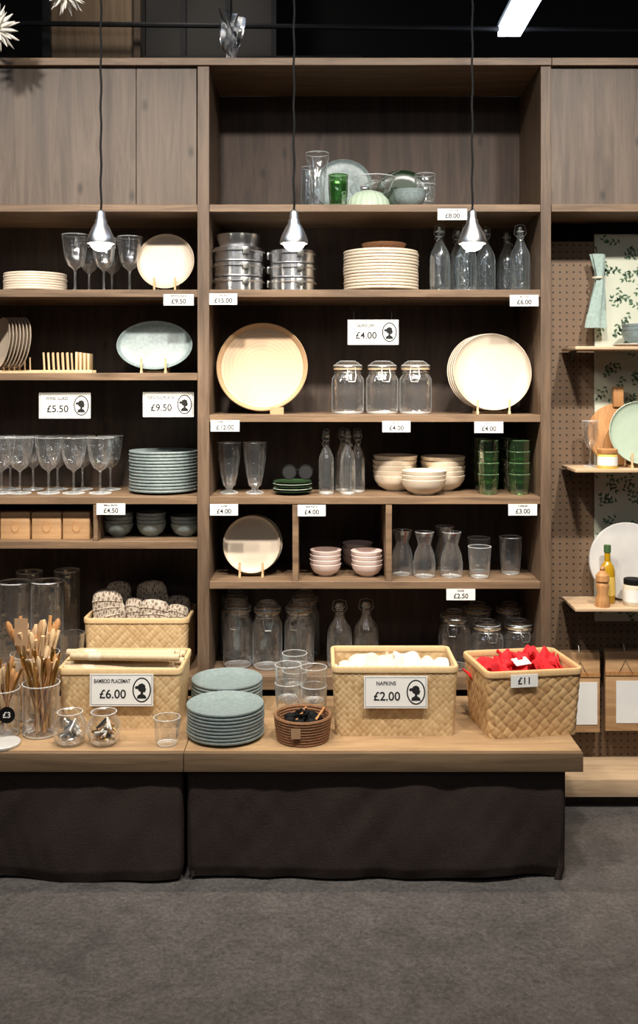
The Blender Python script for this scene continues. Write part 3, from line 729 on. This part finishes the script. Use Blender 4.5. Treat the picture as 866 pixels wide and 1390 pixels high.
def jar_with(name,cx,cy,r,h,n,mats,rad,L,lean,seed,flat=False):
    random.seed(seed); b=MB()
    b.lathe(shell([(r*.92,0),(r,.006),(r,h*.5),(r,h-.006),(r*1.03,h)],.003,.010),M_glass,I4,40)
    b.circ(r*1.02,h,.0016,M_lip,n=40); b.circ(r*.92,.004,.003,M_lip,n=40)
    for i in range(n):
        a=random.uniform(0,2*pi); q=random.uniform(.1,.75)*r; a2=random.uniform(0,2*pi)
        p0=Vector((q*.7*math.cos(a2),q*.7*math.sin(a2),.013)); top=Vector((r*.8*math.cos(a)*random.uniform(.3,1),r*.8*math.sin(a)*random.uniform(.3,1),h))
        d=(top-p0).normalized(); ll=L*random.uniform(.85,1.1); m=random.choice(mats)
        e=p0+d*ll
        if flat and i%2==0:
            b.tube([p0,p0+d*ll*.75,p0+d*ll*.85,p0+d*ll*.95,e],[rad*.6,rad*.6,rad*1.5,rad*2.0,rad*.8],m)
        else: b.tube([p0,e],rad,m)
    return b.build(name,(cx,cy,TZ))
jar_with('jar_of_wooden_utensils',X(50,-.18),-.20,.080,.21,40,[M_light,M_mill,M_boxw,M_light],.006,.30,.1,4,True)
jar_with('jar_of_cutlery',X(54,-.40),-.385,.058,.165,28,[M_light,M_boxw,M_gold,M_gold,M_mill],.0042,.24,.1,6,True)
o=jar_with('jar_of_spoons',X(2,-.41),-.395,.052,.15,24,[M_light,M_gold,M_gold,M_mill],.004,.22,.1,8,True)
b=MB(); b.lathe([(0,-.001),(.026,-.001),(.026,.001),(0,.001)],M_black,T(0,0,0)@RX(90),28); tg=b.build('black_price_tag',(X(9,-.46),-.458,TZ+.085)); text('£3',.026,(0,-.002,0),tg,M_card)
for s_,p in ((1,95),(2,141)):
    random.seed(s_); b=MB(); r=.053
    b.lathe(shell([(r*.6,0),(r*.85,.012),(r,.04),(r*.95,.065),(r*.72,.085),(r*.68,.096),(r*.74,.10)],.002,.006),M_glass,I4,36); b.circ(r*.74,.10,.0014,M_lip,n=36)
    for i in range(60):
        a=random.uniform(0,6.28); q=r*.72*math.sqrt(random.random()); z_=random.uniform(.014,.055)
        b.tube([(q*math.cos(a),q*math.sin(a),z_),(q*.5*math.cos(a+1.5),q*.5*math.sin(a+1.5),z_+random.uniform(.0,.03))],.0036,random.choice([M_steel,M_white,M_wire,M_steel] if s_==1 else [M_gold,M_black,M_gold,M_white,M_mill]))
    b.ell((0,0,.018),(r*.5,r*.5,.010),M_gold if s_==2 else M_steel)
    b.build('glass_jar_of_trinkets',(X(p,-.47),-.47,TZ))
b=MB(); tumbler(b,.032,.042,.085,M_glass,rib=(10,.05,.01,.07)); b.build('glass_tumbler',(X(227,-.47),-.475,TZ))
b=MB(); b.lathe([(0,0),(.058,0),(.06,.003),(.06,.009),(.058,.011),(0,.011)],M_marble,I4,40); b.build('marble_coaster',(X(2,-.48),-.485,TZ))
b=MB(); b.box(-.022,.022,-.001,.001,0,.09,M_kraft); b.tube([(0,0,.002),(0,0,-.2)],.002,M_kraft); b.build('kraft_tag',(X(30,-.28),-.29,TZ+.26))

# ------------------------------------------------------------ price labels & signs
def label(p0,p1,q,price,title,zt=None,w=None):
    y_=-.006
    cx=X((p0+p1)/2,y_); w=(p1-p0)/sc(y_); h=.041; zc=Z(q,y_)
    b=MB(); b.box(-w/2,w/2,-.0008,.0008,-h/2,h/2,M_card); b.box(-w/2,w/2,.0008,.0075,h/2-.008,h/2-.006,M_card)
    o=b.build('shelf_price_label',(cx,y_,zc)); text(price,.024,(0,-.0012,-.006),o); text(title,.0085,(0,-.0012,.014),o)
for a in ((222,263,407,'£9.50','SERVING PLATE'),(284,322,406,'£15.00','STEEL BOX'),(594,634,291,'£8.00','GLASS VASE'),(692,731,408,'£6.00','BOTTLE'),
          (286,325,578,'£12.00','BAMBOO TRAY'),(519,557,579,'£4.00','BOWL'),(644,683,580,'£4.00','PLATE'),(131,170,691,'£4.50','SMALL BOWL'),(285,323,692,'£4.00','GLASS'),
          (404,442,693,'£4.00','SIDE PLATE'),(690,729,692,'£3.00','TUMBLER'),(606,645,807,'£2.50','GLASS')): label(*a)
def bust(b,cx,cz,s,y):
    pts=[(-.5,-.95),(-.42,-.6),(-.12,-.42),(-.12,-.2),(-.3,-.1),(-.42,.12),(-.62,.1),(-.72,.28),(-.6,.45),(-.4,.45),(-.3,.62),(0,.75),(.28,.62),(.38,.4),(.36,.25),(.5,.05),(.38,0),(.4,-.12),(.34,-.24),(.14,-.26),(.14,-.45),(.4,-.62),(.5,-.95)]
    E=lambda r1,r2:[(cx+r1*math.cos(t*pi/16),cz+r2*math.sin(t*pi/16)) for t in range(32)]
    b.flat(E(s*.82,s*1.08),y-.0003,M_ink); b.flat(E(s*.70,s*.96),y-.0006,M_card)
    b.flat([(cx+px*s*.85,cz+pz*s*.78) for px,pz in pts],y-.0009,M_ink)
def sign(p0,p1,q0,q1,y_,title,price,name='price_sign'):
    w=(p1-p0)/sc(y_); h=(q1-q0)/sc(y_)
    b=MB(); b.box(-w/2,w/2,-.001,.001,-h/2,h/2,M_card)
    f=.004
    for x0,x1,z0,z1 in ((-w/2+f,w/2-f,h/2-f-.0012,h/2-f),(-w/2+f,w/2-f,-h/2+f,-h/2+f+.0012),(-w/2+f,-w/2+f+.0012,-h/2+f,h/2-f),(w/2-f-.0012,w/2-f,-h/2+f,h/2-f)):
        b.box(x0,x1,-.0013,-.0009,z0,z1,M_ink)
    bust(b,w*.32,0,h*.36,-.0011)
    o=b.build(name,(X((p0+p1)/2,y_),y_,Z((q0+q1)/2,y_)),keep=True)
    text(title,h*.17,(-w*.15,-.0014,h*.27),o,sx=.9 if len(title)<14 else .72); text(price,h*.38,(-w*.14,-.0014,-h*.14),o)
    return o
SY=.06
sign(472,541,434,468,SY,'GLASS JAR','£4.00'); sign(53,123,533,568,SY,'WINE GLASS','£5.50'); sign(194,263,532,566,SY,'SERVING PLATE','£9.50')
for p,q,zt in ((506,434,zB-th),(88,533,zC2-th),(228,532,zC2-th)):
    b=MB(); 
    for dx in (-.07,.07): b.tube([(dx,0,0),(dx,0,zt-Z(q,SY))],.0006,M_dark)
    b.build('sign_hanging_thread',(X(p,SY),SY+.002,Z(q,SY)))
s=sign(122,208,915,958,-.352,'BAMBOO PLACEMAT','£6.00'); s.rotation_euler=(math.radians(-3),0,0)
s=sign(494,580,918,961,-.423,'NAPKINS','£2.00'); s.rotation_euler=(math.radians(-3),0,0)
# ------------------------------------------------------------ right bay goods
z=WS[0]
b=MB(); b.lathe(pprof(.09,.012),M_white,I4,40); 
for i in range(3): bowl(b,.06,.045,M_blue,z=.012+i*.014)
b.build('bowls_on_plate',(X(866,.1),.10,z))
z=WS[1]
b=MB(); b.lathe([(0,0),(.115,0),(.118,.003),(.118,.012),(.115,.015),(0,.015)],M_mill,T(0,0,.118)@RX(82),48); b.box(-.02,.02,-.012,.012,.222,.30,M_mill,b=.005); b.build('round_chopping_board',(X(838,.17),.165,z))
plate_display('sage_plates_on_stand',M_sage,X(868,.09),.095,z,.118,2,dx=.01,w=.08)
b=MB(); b.lathe([(0,0),(.034,0),(.036,.004),(.036,.05),(.034,.054),(0,.054)],M_yel,I4,28); b.lathe([(0,.054),(.036,.054),(.037,.056),(.037,.07),(.034,.072),(0,.072)],M_mill,I4,28); b.lathe([(.0364,.012),(.0364,.044)],M_card,I4,28); b.build('scented_candle_jar',(X(825,.035),.040,z))
wineglass(X(803,.1),.12,z,.17,.9)
z=WS[2]
b=MB(); b.lathe([(0,0),(.142,0),(.145,.003),(.145,.012),(.142,.015),(0,.015)],M_marble,T(0,0,.145)@RX(83),56); b.build('round_marble_board',(X(850,.16),.155,z))
b=MB(); b.lathe([(0,0),(.026,0),(.028,.004),(.028,.12),(.022,.14),(.011,.155),(.011,.19),(0,.19)],M_oil,I4,28); b.lathe([(0,.188),(.013,.188),(.013,.215),(0,.216)],M_green,I4,20); b.lathe([(.0284,.03),(.0284,.10)],M_yel,I4,28); b.build('olive_oil_bottle',(X(826,.08),.095,z))
b=MB(); b.lathe([(0,0),(.026,0),(.027,.006),(.024,.03),(.018,.05),(.024,.075),(.022,.085),(.02,.088),(.026,.095),(.024,.115),(.012,.128),(.007,.132),(.01,.14),(.006,.148),(0,.15)],M_mill,I4,28); b.build('pepper_mill',(X(818,.03),.032,z))
b=MB(); b.lathe([(0,0),(.036,0),(.038,.004),(.038,.07),(.034,.078),(0,.078)],M_linen,I4,28); b.lathe([(0,.078),(.036,.078),(.036,.095),(.034,.097),(0,.097)],M_black,I4,28); b.lathe([(.0384,.015),(.0384,.06)],M_card,I4,28); b.build('spice_jar',(X(860,.06),.06,z))
b=MB(); n=24; vs=[]; rows=24
for j in range(rows+1):
    t=j/rows; w=.013+.034*abs(t-.32)**.8
    for i in range(n):
        a=2*pi*i/n; rr=1+.18*math.sin(5*a+3*t)
        vs.append((w*rr*math.cos(a)+.008*math.sin(t*5),.016*rr*math.sin(a)*(.6+t*.6),-.28*t))
fs=[(j*n+i,j*n+(i+1)%n,(j+1)*n+(i+1)%n,(j+1)*n+i) for j in range(rows) for i in range(n)]
fs+= [tuple(range(n)),tuple(rows*n+i for i in range(n))]
b.add(vs,fs,M_towel); b.circ(.018,-.09,.004,M_linen,n=16); b.tube([(0,0,0),(0,.02,.03),(0,.045,.03)],.003,M_wire)
b.build('hanging_tea_towel',(X(811,.16),.160,Z(345,.16)),ang=60)
for p,w,q in ((785,.15,884),(846,.15,882),(905,.15,882)):
    b=MB()
    for i in range(4): b.box(-w/2+.002*i,w/2+.002*i,-.02+i*.012,-.012+i*.012,-.30,0,M_kraft if i else M_boxw,b=.001)
    b.box(-w/2+.04,w/2-.01,-.0222,-.0205,-.27,-.11,M_card)
    b.box(-w/2,w/2,-.0235,-.0205,-.09,-.075,M_mill)
    b.tube([(0,-.01,0),(0,0,.02),(0,.055,.02)],.003,M_wire); b.tube([(-.03,-.0225,-.09),(0,-.024,-.03),(.03,-.0225,-.09)],.001,M_ink)
    b.build('hanging_kraft_board_set',(X(p,.17),.165,Z(q,.17)))
# ------------------------------------------------------------ pendants
def pendant(p,q=285,yd=-.45):
    b=MB(); zb=Z(331,yd); zt=Z(q,yd)
    h=zt-zb; x=X(p,yd)
    b.lathe([(.005,h),(.009,h-.002),(.013,h-.008),(.0145,h*.74),(.018,h*.70),(.019,h*.60),(.026,h*.50),(.039,h*.24),(.0445,h*.10),(.0445,0),(.042,0),(.036,h*.22),(.014,h*.50),(0,h*.52)],M_alu,I4,36)
    b.ell((0,0,.004),(.035,.035,.028),M_bulb)
    H=3.6-zb
    b.tube([(0.0015*math.sin(i*1.3),.0015*math.cos(i*1.3),h-.002+(H-h)*i/60) for i in range(61)],.0035,M_black)
    b.lathe([(0,H-.03),(.04,H-.03),(.045,H-.001),(0,H-.001)],M_black,I4,24)
    b.build('pendant_lamp',(x,yd,zb))
    l=bpy.data.lights.new('pendant_bulb_light','SPOT'); l.energy=24; l.color=(1,.88,.72); l.spot_size=math.radians(150); l.spot_blend=.6; l.shadow_soft_size=.03
    o=bpy.data.objects.new('pendant_bulb_light',l); o.location=(x,yd,zb-.045); col.objects.link(o)
for p in (137,399,641): pendant(p)
# ------------------------------------------------------------ upper background
b=MB(); y_=.9
b.box(X(70,y_),X(183,y_),y_,y_+.02,2.3,3.3,M_ply); b.box(X(183,y_),X(192,y_),y_-.03,y_+.03,2.3,3.6,M_frame); b.box(X(60,y_),X(70,y_),y_-.03,y_+.03,2.3,3.6,M_dark); b.build('plywood_partition')
b=MB(); y_=1.2; b.box(X(195,y_),X(372,y_),y_,y_+.02,2.2,3.6,M_grey); 
for p in (195,250,310,372): b.box(X(p,y_)-.012,X(p,y_)+.012,y_-.03,y_,2.2,3.6,M_dark)
b.build('upper_glazed_partition')
b=MB(); b.tube([(-2,1.0,3.06),(.2,1.0,3.06)],.015,M_dark); b.tube([(-2,.8,3.16),(3,.8,3.10)],.012,M_dark); b.tube([(.2,1.1,3.0),(3,1.0,2.98)],.02,M_dark); b.build('ceiling_pipes')
for xl,ya,yb in ((.85,-5.5,.82),(-1.75,-5.5,-.6)):  # unseen left strip and forward run added for streaks on the glass
    b=MB(); b.box(xl-.05,xl+.05,ya,yb,3.10,3.14,M_led); b.box(xl-.06,xl+.06,ya,yb+.01,3.14,3.17,M_dark); 
    for yv in (ya+.2,(ya+yb)/2,yb-.12): b.tube([(xl,yv,3.17),(xl,yv,3.6)],.003,M_dark)
    b.build('led_tube_and_glint_strip')
def star(p,q,yd,r):
    random.seed(int(p)); b=MB(); b.ell((0,0,0),(r*.3,r*.3,r*.3),M_paper)
    for i in range(60):
        zz=1-2*(i+.5)/60; a=i*2.39996; rr=math.sqrt(1-zz*zz); d=Vector((rr*math.cos(a),rr*math.sin(a),zz))
        e=d*r*random.uniform(.85,1.05); b.tube([d*r*.2,d*r*.6,e],[r*.09,r*.08,.0005],M_paper,seg=6)
    x,zc=X(p,yd),Z(q,yd)
    b.tube([(0,0,r*.8),(0,0,3.6-zc)],.001,M_dark); b.build('paper_star_ornament',(x,yd,zc))
star(-6,38,-.2,.085); star(90,-10,-.2,.075)
b=MB(); random.seed(12)
for i in range(14):
    a=i*.57; w0=random.uniform(.6,1.1); pts=[(.014*math.cos(a)*k*w0+.008*math.sin(k*1.7+i),.01*math.sin(a)*k,.20*w0*k/6) for k in range(7)]
    vs=[]; 
    for k,pt in enumerate(pts):
        t=a+k*.7; w=.018*(1-.4*abs(k-3)/3); vs+= [(pt[0]*.6+w*math.cos(t),pt[1]+w*math.sin(t),pt[2]),(pt[0]*.6-w*math.cos(t),pt[1]-w*math.sin(t),pt[2])]
    b.add(vs,[(2*k,2*k+1,2*k+3,2*k+2) for k in range(6)],M_foil)
b.build('silver_foil_ornament',(X(313,.1),.1,TOP),ang=60)

# ------------------------------------------------------------ lights, world, camera
def area(name,loc,tgt,size,e,c=(1,.94,.86),spread=120):
    l=bpy.data.lights.new(name,'AREA'); l.shape='DISK'; l.size=size; l.energy=e; l.color=c; l.spread=math.radians(spread)
    o=bpy.data.objects.new(name,l); o.location=loc; col.objects.link(o)
    o.rotation_euler=(Vector(tgt)-Vector(loc)).to_track_quat('-Z','Y').to_euler()
for x in (-1.3,-.45,.4,1.25):
    area('ceiling_track_spot',(x,-1.75,3.4),(x,.2,1.15),.14,15.5,spread=80)
for x in (-2.2,-.8,.8,2.2):
    area('glass_highlight_lamp',(x,-4.6,3.5),(x*.5,-.5,1.0),.25,2.2,(1,.96,.9),150)  # unseen lamps added behind the camera for crisp highlights on glass
area('plywood_fill_light',(-.6,.35,3.55),(-.6,1.0,2.9),.2,2.2,(1,.95,.88),150)  # unseen lamp added to brighten the plywood above the shelves
w=bpy.data.worlds.new('shop_ambient'); bpy.context.scene.world=w; w.use_nodes=True
w.node_tree.nodes['Background'].inputs[0].default_value=(.95,.94,1,1); w.node_tree.nodes['Background'].inputs[1].default_value=.05
cam=bpy.data.cameras.new('camera'); co=bpy.data.objects.new('camera',cam); col.objects.link(co)
co.location=(0,-CD,EYE); co.rotation_euler=(pi/2,0,0)
cam.sensor_fit='VERTICAL'; cam.sensor_height=36; cam.lens=F/1390*36; cam.shift_y=-175/1390
bpy.context.scene.camera=co
